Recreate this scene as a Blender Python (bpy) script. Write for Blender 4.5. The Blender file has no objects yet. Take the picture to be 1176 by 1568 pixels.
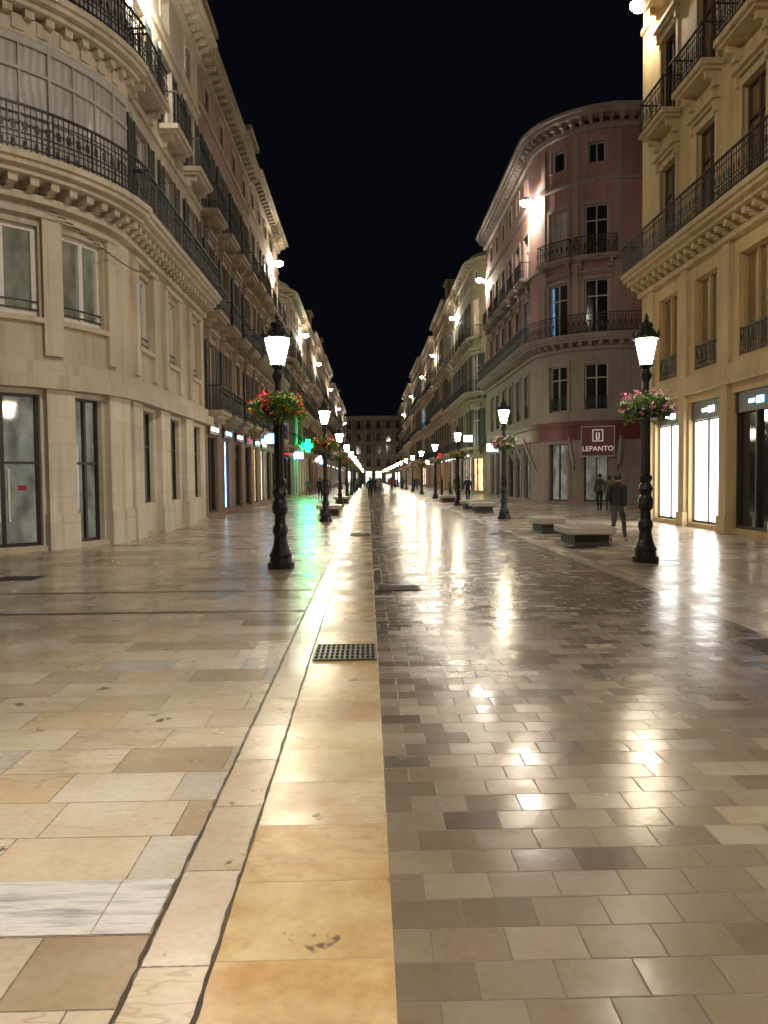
import bpy, math, random
from mathutils import Matrix, Vector
random.seed(7)
R=random.random
scene=bpy.context.scene
col=scene.collection
# ------------------------------------------------------------------ materials
MATS={}
class G:
    def __init__(s,name):
        s.m=bpy.data.materials.new(name); s.m.use_nodes=True
        s.t=s.m.node_tree; s.n=s.t.nodes; s.b=s.n['Principled BSDF']
        MATS[name]=s.m
    def add(s,typ,props=None,**inp):
        nd=s.n.new(typ)
        for k,v in (props or {}).items(): setattr(nd,k,v)
        for k,v in inp.items():
            key=int(k[1:]) if k[0]=='i' and k[1:].isdigit() else k.replace('_',' ')
            s.set(nd.inputs[key],v)
        return nd
    def set(s,sock,v):
        if isinstance(v,bpy.types.NodeSocket): s.t.links.new(v,sock)
        elif isinstance(v,bpy.types.Node): s.t.links.new(v.outputs[0],sock)
        else: sock.default_value=v
    def math(s,op,a,b=0.0,c=None,clamp=False):
        nd=s.n.new('ShaderNodeMath'); nd.operation=op; nd.use_clamp=clamp
        s.set(nd.inputs[0],a); s.set(nd.inputs[1],b)
        if c is not None: s.set(nd.inputs[2],c)
        return nd.outputs[0]
    def mix(s,f,a,b,bt='MIX'):
        nd=s.n.new('ShaderNodeMix'); nd.data_type='RGBA'; nd.blend_type=bt
        s.set(nd.inputs[0],f); s.set(nd.inputs[6],a); s.set(nd.inputs[7],b)
        return nd.outputs[2]
    def ramp(s,f,stops,interp='LINEAR'):
        nd=s.n.new('ShaderNodeValToRGB'); s.set(nd.inputs[0],f); cr=nd.color_ramp; cr.interpolation=interp
        while len(cr.elements)<len(stops): cr.elements.new(.5)
        for e,(p,c) in zip(cr.elements,stops): e.position=p; e.color=c4(c)
        return nd.outputs[0]
    def noise(s,vec,scale,detail=3,rough=.55):
        nd=s.add('ShaderNodeTexNoise',Scale=scale,Detail=detail,Roughness=rough)
        s.set(nd.inputs['Vector'],vec); return nd
    def mr(s,v,a,b,c,d):
        nd=s.add('ShaderNodeMapRange'); s.set(nd.inputs[0],v)
        for i,x in enumerate((a,b,c,d)): s.set(nd.inputs[i+1],x)
        return nd.outputs[0]
def c4(c): return (c[0],c[1],c[2],1)
def gray(v): return (v,v,v,1)
def nosample(m):
    try: m.cycles.emission_sampling='NONE'
    except Exception: pass

def simple(name,c,rough=.6,metal=0,emis=None,es=0,var=.15,scale=6):
    g=G(name); co=g.add('ShaderNodeTexCoord').outputs['Object']
    n=g.noise(co,scale,1)
    cc=g.mix(n.outputs[0],c4([x*(1-var) for x in c]),c4([min(1,x*(1+var)) for x in c]))
    g.set(g.b.inputs['Base Color'],cc)
    g.b.inputs['Roughness'].default_value=rough
    g.b.inputs['Metallic'].default_value=metal
    if emis:
        g.b.inputs['Emission Color'].default_value=c4(emis); g.b.inputs['Emission Strength'].default_value=es; nosample(g.m)
    return g.m

def wall(name,c,blocks=False,rough=.8):
    g=G(name); co=g.add('ShaderNodeTexCoord').outputs['Object']
    n1=g.noise(co,.35,2,.6); n2=g.noise(co,9,2,.6)
    mp=g.add('ShaderNodeMapping',Vector=co,Scale=(2.2,2.2,.14)); n3=g.noise(mp.outputs[0],1.6,3,.7)
    a=g.mix(g.mr(n1.outputs[0],.3,.7,0,1),c4([x*.76 for x in c]),c4([min(1,x*1.1) for x in c]))
    a=g.mix(g.mr(n3.outputs[0],.48,.72,0,.55),a,c4([c[0]*.45,c[1]*.42,c[2]*.38]))
    a=g.mix(g.mr(n2.outputs[0],.3,.7,0,.22),a,c4([c[0]*.6,c[1]*.6,c[2]*.6]))
    if blocks:
        sx=g.add('ShaderNodeSeparateXYZ',i0=co)
        fz=g.math('FRACT',g.math('DIVIDE',sx.outputs[2],.62))
        row=g.math('FLOOR',g.math('DIVIDE',sx.outputs[2],.62))
        uu=g.math('ADD',g.math('DIVIDE',g.math('ADD',sx.outputs[0],sx.outputs[1]),1.15),g.math('MULTIPLY',row,.5))
        fx=g.math('FRACT',uu)
        d=g.math('MINIMUM',g.math('MULTIPLY',g.math('MINIMUM',fz,g.math('SUBTRACT',1,fz)),.62),
                 g.math('MULTIPLY',g.math('MINIMUM',fx,g.math('SUBTRACT',1,fx)),1.15))
        mk=g.mr(d,.003,.010,1,0)
        wn=g.add('ShaderNodeTexWhiteNoise',{'noise_dimensions':'2D'}); cb=g.add('ShaderNodeCombineXYZ',i0=g.math('FLOOR',uu),i1=row)
        g.set(wn.inputs['Vector'],cb)
        a=g.mix(.18,a,g.mix(wn.outputs[0],gray(.3),gray(.75)),'OVERLAY')
        a=g.mix(g.math('MULTIPLY',mk,.35),a,c4([x*.4 for x in c]))
        bp=g.add('ShaderNodeBump',Strength=.35,Distance=.02,Height=g.math('SUBTRACT',1,mk))
        g.set(g.b.inputs['Normal'],bp)
    g.set(g.b.inputs['Base Color'],a)
    g.b.inputs['Roughness'].default_value=rough
    return g.m

def tiles(name,tw,th,stops,mortar,rlo,rhi,jw=.005,tilt=.012,bond=.5,randoff=0,vein=0.0,ior=1.5,stain=.3,ox=0,blotch=.55,jmix=.85,bumpn=.9,tint=(.72,.55,.36)):
    g=G(name); co=g.add('ShaderNodeTexCoord').outputs['Object']
    sx=g.add('ShaderNodeSeparateXYZ',i0=co); x=sx.outputs[0]; y=sx.outputs[1]
    vy=g.math('DIVIDE',y,th); row=g.math('FLOOR',vy); fy=g.math('FRACT',vy)
    w1=g.add('ShaderNodeTexWhiteNoise',{'noise_dimensions':'1D'},W=row)
    off=g.math('ADD',g.math('MULTIPLY',row,bond),g.math('MULTIPLY',w1.outputs[0],randoff))
    u=g.math('ADD',g.math('DIVIDE',g.math('SUBTRACT',x,ox),tw),off); cl=g.math('FLOOR',u); fx=g.math('FRACT',u)
    cb=g.add('ShaderNodeCombineXYZ',i0=cl,i1=row)
    wn=g.add('ShaderNodeTexWhiteNoise',{'noise_dimensions':'2D'}); g.set(wn.inputs['Vector'],cb)
    rs=g.add('ShaderNodeSeparateColor',i0=wn.outputs['Color'])
    d=g.math('MINIMUM',g.math('MULTIPLY',g.math('MINIMUM',fx,g.math('SUBTRACT',1,fx)),tw),
             g.math('MULTIPLY',g.math('MINIMUM',fy,g.math('SUBTRACT',1,fy)),th))
    nj=g.noise(co,26,1,.6)
    d=g.math('ADD',d,g.math('MULTIPLY',g.math('SUBTRACT',nj.outputs[0],.5),jw*2.2))
    mk=g.mr(d,jw*.4,jw*1.2,1,0)
    base=g.ramp(wn.outputs[0],stops)
    vv=g.add('ShaderNodeVectorMath',{'operation':'MULTIPLY_ADD'}); g.set(vv.inputs[0],wn.outputs['Color']); vv.inputs[1].default_value=(9,9,9); g.set(vv.inputs[2],co)
    n1=g.noise(vv.outputs[0],3.2,4,.62)
    base=g.mix(g.mr(n1.outputs[0],.38,.66,0,blotch),base,g.mix(1,base,c4(tint),'MULTIPLY'))
    base=g.mix(g.mr(nj.outputs[0],.3,.75,0,.25),base,g.mix(1,base,gray(.6),'MULTIPLY'))
    if vein>0:
        mp=g.add('ShaderNodeMapping',Vector=vv.outputs[0],Scale=(1.0,3.4,1))
        nv=g.noise(mp.outputs[0],1.5,3,.6)
        dv=g.math('ABSOLUTE',g.math('SUBTRACT',nv.outputs[0],.5))
        vs=g.math('MULTIPLY',g.mr(dv,0,.020,vein,0),g.mr(rs.outputs[1],.35,.9,.15,1))
        base=g.mix(vs,base,c4((.33,.24,.15)))
        pit=g.noise(co,2.6,4,.7)
        base=g.mix(g.mr(pit.outputs[0],.645,.68,0,.85),base,c4((.11,.07,.045)))
    big=g.noise(co,.45,2,.6)
    base=g.mix(g.mr(big.outputs[0],.38,.68,0,stain),base,g.mix(1,base,c4((.42,.36,.30)),'MULTIPLY'))
    base=g.mix(g.math('MULTIPLY',mk,jmix),base,c4(mortar))
    r=g.mr(g.math('ADD',g.math('MULTIPLY',big.outputs[0],.6),g.math('MULTIPLY',rs.outputs[1],.4)),.25,.75,rlo,rhi)
    r=g.math('ADD',r,g.math('MULTIPLY',g.math('SUBTRACT',n1.outputs[0],.5),.22))
    r=g.math('ADD',r,g.math('MULTIPLY',mk,.4),clamp=True)
    tx=g.math('MULTIPLY',g.math('SUBTRACT',rs.outputs[0],.5),tilt*2); ty=g.math('MULTIPLY',g.math('SUBTRACT',rs.outputs[2],.5),tilt*2)
    nv3=g.add('ShaderNodeCombineXYZ',i0=tx,i1=ty,i2=1.0)
    nn=g.add('ShaderNodeVectorMath',{'operation':'NORMALIZE'},i0=nv3)
    nb=g.noise(co,5,1,.5)
    h=g.math('ADD',g.math('MULTIPLY',mk,-1.0),g.math('ADD',g.math('MULTIPLY',nb.outputs[0],bumpn),g.math('MULTIPLY',nj.outputs[0],.15)))
    bp=g.add('ShaderNodeBump',Strength=.28,Distance=.008,Height=h,Normal=nn)
    g.set(g.b.inputs['Base Color'],base); g.set(g.b.inputs['Roughness'],r); g.set(g.b.inputs['Normal'],bp)
    g.b.inputs['IOR'].default_value=ior
    return g.m

def glass(name,c,rough=.06,emis=None,es=0,folds=False):
    g=G(name); co=g.add('ShaderNodeTexCoord').outputs['Object']
    n=g.noise(co,.8,1)
    cc=g.mix(n.outputs[0],c4([x*.5 for x in c]),c4([x*1.3 for x in c]))
    if folds:
        sx=g.add('ShaderNodeSeparateXYZ',i0=co)
        w=g.math('SINE',g.math('ADD',g.math('MULTIPLY',g.math('ADD',sx.outputs[0],sx.outputs[1]),24),g.math('MULTIPLY',n.outputs[0],9)))
        cc=g.mix(g.mr(w,-1,1,0,.6),cc,c4([x*.45 for x in c]))
    g.set(g.b.inputs['Base Color'],cc); g.b.inputs['Roughness'].default_value=rough
    if folds:
        g.b.inputs['Roughness'].default_value=.5; g.b.inputs['Coat Weight'].default_value=.6; g.b.inputs['Coat Roughness'].default_value=.05
    if emis:
        mp=g.add('ShaderNodeMapping',Vector=co,Scale=(1.5,1.5,.8)); n2=g.noise(mp.outputs[0],1.6,2,.6)
        e=g.mix(g.mr(n2.outputs[0],.35,.65,0,1),c4([x*.35 for x in emis]),c4(emis))
        g.set(g.b.inputs['Emission Color'],e); g.b.inputs['Emission Strength'].default_value=es; nosample(g.m)
    return g.m
def emit(name,c,s,samp=True):
    g=G(name); g.b.inputs['Base Color'].default_value=c4([x*.5 for x in c]); g.b.inputs['Emission Color'].default_value=c4(c); g.b.inputs['Emission Strength'].default_value=s
    if not samp: nosample(g.m)
    return g.m

wall('w_cream',(.56,.48,.37)); wall('w_cream_blocks',(.72,.65,.55),True)
wall('w_pink',(.29,.185,.14)); wall('w_yellow',(.52,.38,.19)); wall('w_mauve',(.35,.20,.175))
wall('w_mauve_dark',(.13,.10,.10)); wall('w_ochre',(.36,.24,.12)); wall('w_gray',(.29,.255,.215)); wall('w_sand',(.37,.29,.205))
wall('t_cream',(.60,.52,.41)); wall('t_gray',(.33,.265,.245)); wall('t_ochre',(.52,.40,.23)); wall('t_sand',(.41,.335,.245))
simple('iron',(.012,.012,.014),.5,0); simple('lamp_iron',(.014,.014,.016),.38,.0,scale=20)
simple('frame_white',(.68,.65,.60),.5); simple('frame_dark',(.03,.028,.026),.45); simple('frame_grey',(.42,.40,.37),.5); simple('frame_yellow',(.38,.26,.12),.5)
simple('shutter_green',(.025,.038,.03),.6); simple('shutter_brown',(.06,.04,.03),.6); simple('banner_cloth',(.34,.31,.28),.8)
simple('roof_dark',(.05,.04,.035),.8); simple('red_trim',(.13,.02,.025),.5); simple('bench_stone',(.45,.41,.36),.35); simple('bench_base',(.05,.045,.04),.6)
glass('g_dark',(.018,.02,.024)); glass('g_olive',(.06,.06,.045),emis=(.20,.19,.13),es=.55)
glass('g_curtain',(.52,.48,.44),folds=True); glass('g_ochre',(.20,.13,.05),.35)
glass('g_blue',(.03,.05,.08),emis=(.12,.38,.75),es=1.0); glass('g_warm',(.08,.06,.03),emis=(1,.65,.3),es=.6)
glass('s_white',(.6,.6,.6),emis=(1,.96,.9),es=3.2); glass('s_warm',(.3,.2,.1),emis=(1,.68,.36),es=1.9); glass('s_cool',(.3,.4,.5),emis=(.55,.75,1),es=2.6); glass('s_dark',(.02,.02,.022))
glass('s_shop',(.05,.05,.04),emis=(.42,.42,.34),es=.42)
emit('panel_white',(1,.96,.90),7); emit('lantern_glow',(1,.84,.60),128); emit('lantern_glow_distant',(1,.84,.60),128,False); emit('flood_glow',(1,.96,.9),90,False); emit('green_glow',(.01,1,.22),7,False)
emit('sign_white',(.9,.95,1),6,False); emit('sign_blue',(.2,.5,1),6,False); emit('sign_red',(.8,.03,.03),.8,False); emit('sign_warm',(1,.75,.4),4,False); emit('sticker_red',(.45,.03,.03),.08,False)

# ------------------------------------------------------------------ mesh helpers
def mkobj(name,v,f,mat,parent=None,smooth=False):
    me=bpy.data.meshes.new(name); me.from_pydata(v,[],f); me.update()
    for m in (mat if isinstance(mat,list) else [mat]): me.materials.append(MATS[m])
    if smooth: me.polygons.foreach_set('use_smooth',[True]*len(me.polygons))
    o=bpy.data.objects.new(name,me); col.objects.link(o)
    if parent: o.parent=parent
    return o
def empty(name,loc=(0,0,0)):
    e=bpy.data.objects.new(name,None); e.location=loc; e.empty_display_size=.3; col.objects.link(e); return e
class MB:
    def __init__(s,mat): s.mat=mat; s.v=[]; s.f=[]
    def ring(s,rings,cap=True):
        b=len(s.v); n=len(rings[0])
        for r in rings: s.v.extend(r)
        for i in range(len(rings)-1):
            for k in range(n):
                k2=(k+1)%n; s.f.append((b+i*n+k,b+i*n+k2,b+(i+1)*n+k2,b+(i+1)*n+k))
        if cap:
            s.f.append(tuple(b+k for k in range(n))); e=b+(len(rings)-1)*n; s.f.append(tuple(e+k for k in range(n-1,-1,-1)))
    def box(s,x0,x1,y0,y1,z0,z1):
        s.ring([[(x0,y0,z0),(x1,y0,z0),(x1,y1,z0),(x0,y1,z0)],[(x0,y0,z1),(x1,y0,z1),(x1,y1,z1),(x0,y1,z1)]])
    def lathe(s,prof,n=12,cx=0,cy=0,ph=0):
        s.ring([[(cx+r*math.cos(ph+2*math.pi*k/n),cy+r*math.sin(ph+2*math.pi*k/n),z) for k in range(n)] for r,z in prof])
class Build:
    def __init__(s,name): s.name=name; s.parts={}
    def p(s,part,mat):
        k=(part,mat)
        if k not in s.parts: s.parts[k]=MB(mat)
        return s.parts[k]
    def done(s):
        e=empty(s.name)
        for (part,mat),m in s.parts.items():
            if m.f: mkobj(part,m.v,m.f,mat,e)
        return e
class Path:
    def __init__(s,segs,side=1):
        s.s=[];u=0;s.side=side
        for g in segs:
            L=math.hypot(g[3]-g[1],g[4]-g[2]) if g[0]=='L' else abs(math.radians(g[5]-g[4]))*g[3]
            s.s.append((u,u+L,g)); u+=L
        s.L=u
    def at(s,u):
        for a,b,g in s.s:
            if u<=b or g is s.s[-1][2]: break
        if g[0]=='L':
            dx=(g[3]-g[1])/(b-a); dy=(g[4]-g[2])/(b-a)
            return g[1]+dx*(u-a),g[2]+dy*(u-a),dy*s.side,-dx*s.side
        t=(u-a)/(b-a); an=math.radians(g[4]+(g[5]-g[4])*t)
        return g[1]+g[3]*math.cos(an),g[2]+g[3]*math.sin(an),math.cos(an),math.sin(an)
    def cuts(s,u0,u1):
        us=[u0]
        for a,b,g in s.s:
            lo=max(a,u0);hi=min(b,u1)
            if hi<=lo: continue
            if g[0]=='A':
                n=max(1,int((hi-lo)/.35))
                for i in range(n+1): us.append(lo+(hi-lo)*i/n)
            else: us+= [lo,hi]
        us.append(u1); us=sorted(us); r=[us[0]]
        for x in us[1:]:
            if x-r[-1]>1e-4: r.append(x)
        return r
    def box(s,mb,u0,u1,w0,w1,z0,z1):
        if u1-u0<1e-3 or z1-z0<1e-3: return
        rings=[]
        for u in s.cuts(u0,u1):
            x,y,nx,ny=s.at(u)
            rings.append([(x+nx*w0,y+ny*w0,z0),(x+nx*w1,y+ny*w1,z0),(x+nx*w1,y+ny*w1,z1),(x+nx*w0,y+ny*w0,z1)])
        mb.ring(rings)

def window(B,P,a,b,zb,zt,gl,fr,tr=.7,t=.06):
    P.box(B.p('window_glass',gl),a-.02,b+.02,-.235,-.22,zb-.02,zt+.02)
    F=B.p('window_frames',fr)
    P.box(F,a,a+t,-.22,-.13,zb,zt); P.box(F,b-t,b,-.22,-.13,zb,zt)
    P.box(F,a+t,b-t,-.22,-.13,zt-t,zt); P.box(F,a+t,b-t,-.22,-.13,zb,zb+t*1.3)
    m=(a+b)/2
    if b-a>.9 : P.box(F,m-t*.6,m+t*.6,-.215,-.12,zb+t,zt-t)
    if tr and zt-zb>1.4:
        zz=zb+(zt-zb)*tr; P.box(F,a+t,b-t,-.218,-.125,zz-.03,zz+.03)
def railing(B,P,u0,u1,w,zb,h=1.0,sp=.13,ret=True,mat='iron'):
    I=B.p('balcony_railings',mat); k=.016 if sp<.2 else .024
    P.box(I,u0,u1,w-.025,w+.02,zb+h-.05,zb+h); P.box(I,u0,u1,w-.02,w+.015,zb+.08,zb+.11)
    n=max(1,int((u1-u0)/sp))
    for i in range(n+1):
        u=u0+(u1-u0-.001)*i/n
        kk=k*1.9 if i%8==0 else k
        P.box(I,u-kk/2,u+kk/2,w-kk/2,w+kk/2,zb,zb+h-.05)
        if sp<.14 and i%2==0:
            P.box(I,u+sp*.25,u+sp*1.75,w-.006,w+.006,zb+.36,zb+.40); P.box(I,u+sp*.6,u+sp*1.4,w-.006,w+.006,zb+.44,zb+.62)
    if sp<.2:
        P.box(I,u0,u1,w-.012,w+.010,zb+h-.22,zb+h-.20)
        P.box(I,u0,u1,w-.012,w+.010,zb+.26,zb+.28)
    if ret:
        for u in (u0,u1-.03):
            P.box(I,u,u+.03,0,w-.02,zb+h-.048,zb+h-.002)
            m=max(1,int(w/sp))
            for j in range(m): P.box(I,u+.006,u+.006+k,w*(j+.3)/m,w*(j+.3)/m+k,zb,zb+h-.05)
def shutters(B,P,a,b,zb,zt,mat,fine):
    S=B.p('shutters',mat); sw=(b-a)/2
    for (c,d) in ((a-sw-.02,a-.03),(b+.03,b+sw+.02)):
        P.box(S,c,c+.05,.03,.09,zb,zt); P.box(S,d-.05,d,.03,.09,zb,zt)
        P.box(S,c+.05,d-.05,.03,.055,zb,zt)
        if fine:
            n=int((zt-zb)/.11)
            for i in range(n): P.box(S,c+.05,d-.05,.055,.08,zb+i*.11+.02,zb+i*.11+.085)
        else:
            P.box(S,c+.05,d-.05,.055,.085,(zb+zt)/2-.05,(zb+zt)/2+.05)
def cornice(B,P,ua,ub,z0,z1,out,tm,sp=.45,dent=True):
    T=B.p('cornices',tm); h=z1-z0
    P.box(T,ua,ub,-.02,out*.25,z0,z0+h*.25); P.box(T,ua,ub,-.02,out*.8,z0+h*.62,z0+h*.82); P.box(T,ua,ub,-.02,out,z0+h*.82,z1)
    if dent:
        n=int((ub-ua)/sp)
        for i in range(n):
            u=ua+(ub-ua)*(i+.5)/n; P.box(T,u-.09,u+.09,-.02,out*.66,z0+h*.36,z0+h*.62); P.box(T,u-.07,u+.07,-.02,out*.4,z0+h*.25,z0+h*.36)
    else: P.box(T,ua,ub,-.02,out*.45,z0+h*.25,z0+h*.62)
def pick(g):
    if isinstance(g,str): return g
    t=R()*sum(w for _,w in g)
    for n,w in g:
        t-=w
        if t<=0: return n
    return g[-1][0]
def facade(B,P,ua,ub,bays,floors,wm,tm,fr='frame_white',fine=True,sh='shutter_green'):
    sp=.13 if fine else .30
    for f in floors:
        z0,z1,ow,zb,zt=f['z0'],f['z1'],f['ow'],f['zb'],f['zt']
        W=B.p('walls',f.get('wm',wm)); T=B.p('trim',f.get('tm',tm)); cur=ua
        bb=[x for x in (f.get('bays') or bays)]
        bal=f.get('bal')
        for it in bb:
            uc,w=(it if isinstance(it,tuple) else (it,ow))
            a,b=uc-w/2,uc+w/2
            P.box(W,cur,a,-.32,0,z0,z1); P.box(W,a,b,-.32,0,z0,zb); P.box(W,a,b,-.32,0,zt,z1); cur=b
            gl=pick(f['gl'])
            window(B,P,a,b,zb,zt,gl,f.get('fr',fr),tr=f.get('tr',.7),t=f.get('ft',.06))
            if f.get('sur',True):
                P.box(T,a-.16,a,-.02,.05,zb,zt); P.box(T,b,b+.16,-.02,.05,zb,zt)
                P.box(T,a-.16,b+.16,-.02,.07,zt,zt+.2)
                if f.get('ped'):
                    P.box(T,a-.28,b+.28,-.02,.24,zt+.36,zt+.48); P.box(T,a-.2,b+.2,-.02,.12,zt+.28,zt+.36)
                    if fine:
                        P.box(T,a-.22,a-.08,-.02,.15,zt+.02,zt+.28); P.box(T,b+.08,b+.22,-.02,.15,zt+.02,zt+.28)
            if f.get('sill'): P.box(T,a-.12,b+.12,-.02,.12,zb-.12,zb)
            if f.get('wrail'): railing(B,P,a+.01,b-.01,-.05,zb,.75,sp,ret=False)
            if f.get('sh') and R()<f['sh']: shutters(B,P,a,b,zb+.02,zt-.02,sh,fine)
            if bal=='each':
                P.box(T,a-.42,b+.42,-.02,.62,z0-.16,z0); P.box(T,a-.34,b+.34,-.02,.52,z0-.25,z0-.16)
                for q in (a-.22,b+.08): P.box(T,q,q+.14,-.02,.4,z0-.45,z0-.25); P.box(T,q,q+.14,-.02,.2,z0-.65,z0-.45)
                railing(B,P,a-.38,b+.38,.57,z0,1.0,sp)
            if f.get('sign') and R()<f['sign']:
                sm=random.choice(['sign_white','sign_blue','sign_warm','sign_white','sign_red'])
                P.box(B.p('shop_fascia','frame_dark'),a-.05,b+.05,-.02,.10,zt+.05,zt+.5)
                P.box(B.p('shop_letters',sm),a+.35,b-.35,.10,.13,zt+.20,zt+.34)
        P.box(W,cur,ub,-.32,0,z0,z1)
        if bal=='cont':
            c0,c1=f.get('cr',(ua,ub))
            P.box(T,c0,c1,-.02,.78,z0-.14,z0)
            railing(B,P,c0+.04,c1-.04,.72,z0,1.05,sp)
            cornice(B,P,c0,c1,z0-.80,z0-.14,.70,f.get('tm',tm),.5 if fine else .8)
        elif f.get('band',True): P.box(T,ua,ub,-.02,.09,z1-.22,z1-.03)
def core(B,P,ua,ub,h,d=.5):
    P.box(B.p('core','roof_dark'),ua,ub,-d-.1,-.34,0,h-.1)
def bays_between(a,b,sp=3.0):
    n=max(1,round((b-a)/sp)); s=(b-a)/n
    return [a+s*(i+.5) for i in range(n)]
# ------------------------------------------------------------------ LEFT near building (rounded)
XL=-6.4; XR=9.9
DK=[('g_dark',3),('g_curtain',1)]
B=Build('corner_apartment_building')
P=Path([('L',-18,16.3,-11.1,16.3),('A',-11.1,21,4.7,-90,0),('L',XL,21,XL,30.5)],1)
ar=lambda a:6.9+(a+90)*4.7*math.pi/180
s0=ar(0); L0=P.L
facade(B,P,0,s0-.3,[3.0,(ar(-78),1.3),(ar(-50.5),1.65),(ar(-24.5),.95)],[dict(z0=0,z1=4.1,ow=1.3,zb=.12,zt=3.6,gl='s_shop',wm='w_cream_blocks',sur=False,fr='frame_dark',band=False,tr=.55)],'w_cream','t_cream')
facade(B,P,s0-.3,L0,[s0+1.5,s0+4.6,s0+7.9],[dict(z0=0,z1=4.1,ow=1.5,zb=.95,zt=3.6,gl='g_olive',wm='w_cream_blocks',sur=False,fr='frame_dark',band=False,tr=.62)],'w_cream','t_cream')
T=B.p('trim','t_cream'); TB=B.p('pilasters','w_cream_blocks')
for (a,b) in ((ar(-39.5),ar(-31)),(ar(-17.5),s0-.45),(s0-.2,s0+.6),(s0+2.5,s0+3.55),(s0+5.7,s0+6.85),(ar(-68),ar(-62))):
    P.box(TB,a,b,-.02,.18,.0,3.72); P.box(TB,a-.03,b+.03,-.02,.23,0,.85)
P.box(T,0,L0,-.02,.36,3.72,4.05); P.box(T,0,L0,-.02,.16,4.05,4.35)
P.box(T,0,L0,-.02,.10,0,.11)
wb=[3.0,(ar(-78),1.2),(ar(-49.5),1.6),(ar(-24.5),1.35),(s0+1.5,1.35),(s0+4.6,1.35),(s0+7.9,1.35)]
facade(B,P,0,L0,wb,[dict(z0=4.1,z1=8.0,ow=1.2,zb=5.35,zt=7.42,gl=[('g_olive',2),('g_dark',1)],sur=False,sill=True,band=False,fr='frame_white',tr=.0,ft=.11)],'w_cream','t_cream')
for it in wb[1:]:
    uc,w=it
    P.box(B.p('balcony_railings','iron'),uc-w/2,uc+w/2,-.1,-.07,5.52,5.55)
    P.box(B.p('balcony_railings','iron'),uc-w/2,uc+w/2,-.1,-.07,5.70,5.73)
    P.box(T,uc-w/2-.40,uc-w/2-.05,-.02,.12,4.5,7.6); P.box(T,uc+w/2+.05,uc+w/2+.40,-.02,.12,4.5,7.6); P.box(T,uc-w/2-.42,uc+w/2+.42,-.02,.16,7.6,7.72)
for k,(z0,z1) in enumerate(((8.7,12.3),(12.3,15.8))):
    e1=s0-.35
    P.box(B.p('walls','w_cream'),0,e1,-.32,0,z0,z1)
    cornice(B,P,0,e1,z0-.80,z0-.14,.78,'t_cream',.42)
    P.box(T,0,e1,-.02,.86,z0-.14,z0)
    railing(B,P,.04,e1-.04,.8,z0,1.0,.105)
    GZ=B.p('mirador_glass','g_curtain'); FZ=B.p('mirador_frames','frame_grey')
    P.box(GZ,.0,e1-.2,-.02,.26,z0,z1-.9)
    n=22
    for i in range(n+1):
        u=.0+(e1-.25)*i/n; ww=.07 if i%3==0 else .035
        P.box(FZ,u,u+ww,.0,.34 if i%3==0 else .31,z0,z1-.9)
    for zz,hh in ((z0,.12),(z0+1.0,.08),(z0+1.95,.07),(z1-1.08,.18)): P.box(FZ,0,e1-.2,0,.33,zz,zz+hh)
    P.box(FZ,0,e1-.2,0,.29,z0+.12,z0+.75)
    for i in range(26):
        u=.2+(e1-.6)*i/26; P.box(T,u,u+.24,.2,.38,z1-.82,z1-.52)
    P.box(T,0,e1-.15,-.02,.34,z1-.9,z1-.48)
sb=[(s0+1.5,1.25),(s0+4.6,1.25),(s0+7.9,1.25)]
facade(B,P,s0-.35,L0,sb,[
 dict(z0=8.0,z1=12.2,ow=1.25,zb=8.72,zt=11.5,gl=DK,sh=1,band=True,ped=False),
 dict(z0=12.7,z1=15.8,ow=1.25,zb=12.72,zt=15.1,gl=DK,bal='each',sh=1)],'w_cream','t_cream')
P.box(B.p('walls','w_cream'),s0-.35,L0,-.32,0,12.2,12.7)
P.box(T,s0-.35,L0,-.02,.78,8.56,8.7); cornice(B,P,s0-.35,L0,7.9,8.56,.70,'t_cream',.42); railing(B,P,s0-.3,L0-.3,.72,8.7,1.0,.12)
P.box(B.p('walls','w_cream'),0,s0-.35,-.32,0,8.0,8.7)
facade(B,P,0,L0,[ar(-78),ar(-50),ar(-25)]+[x[0] for x in sb],[dict(z0=15.8,z1=17.9,ow=.9,zb=16.2,zt=17.2,gl='g_dark',sur=True)],'w_cream','t_cream')
cornice(B,P,0,L0,17.7,18.3,.8,'t_cream',.5)
P.box(B.p('roof','roof_dark'),0,L0,-4,.7,18.3,18.4)
core(B,P,0,L0,18.3); B.p('body','w_cream').box(-18,-11.5,21.2,30.4,0,18.2); B.p('body','w_cream').box(-11.5,XL-.7,21.2,30.4,0,18.2)
for q in (-.14,.08): P.box(B.p('door_handles','frame_white'),ar(-50.5)+q,ar(-50.5)+q+.05,-.12,-.07,.7,1.9)
for q in (-.5,.35): P.box(B.p('door_stickers','sticker_red'),ar(-50.5)+q,ar(-50.5)+q+.20,-.215,-.212,1.4,1.52)
cb=B.p('facade_cable','iron')
for i in range(24):
    t=i/24; u0_=ar(-38)+t*4.6; z=7.75-.54*math.sin(t*math.pi)-.1*t
    P.box(cb,u0_,u0_+4.6/24+.01,.26,.275,z-.012,z+.012)
B.done()

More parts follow.
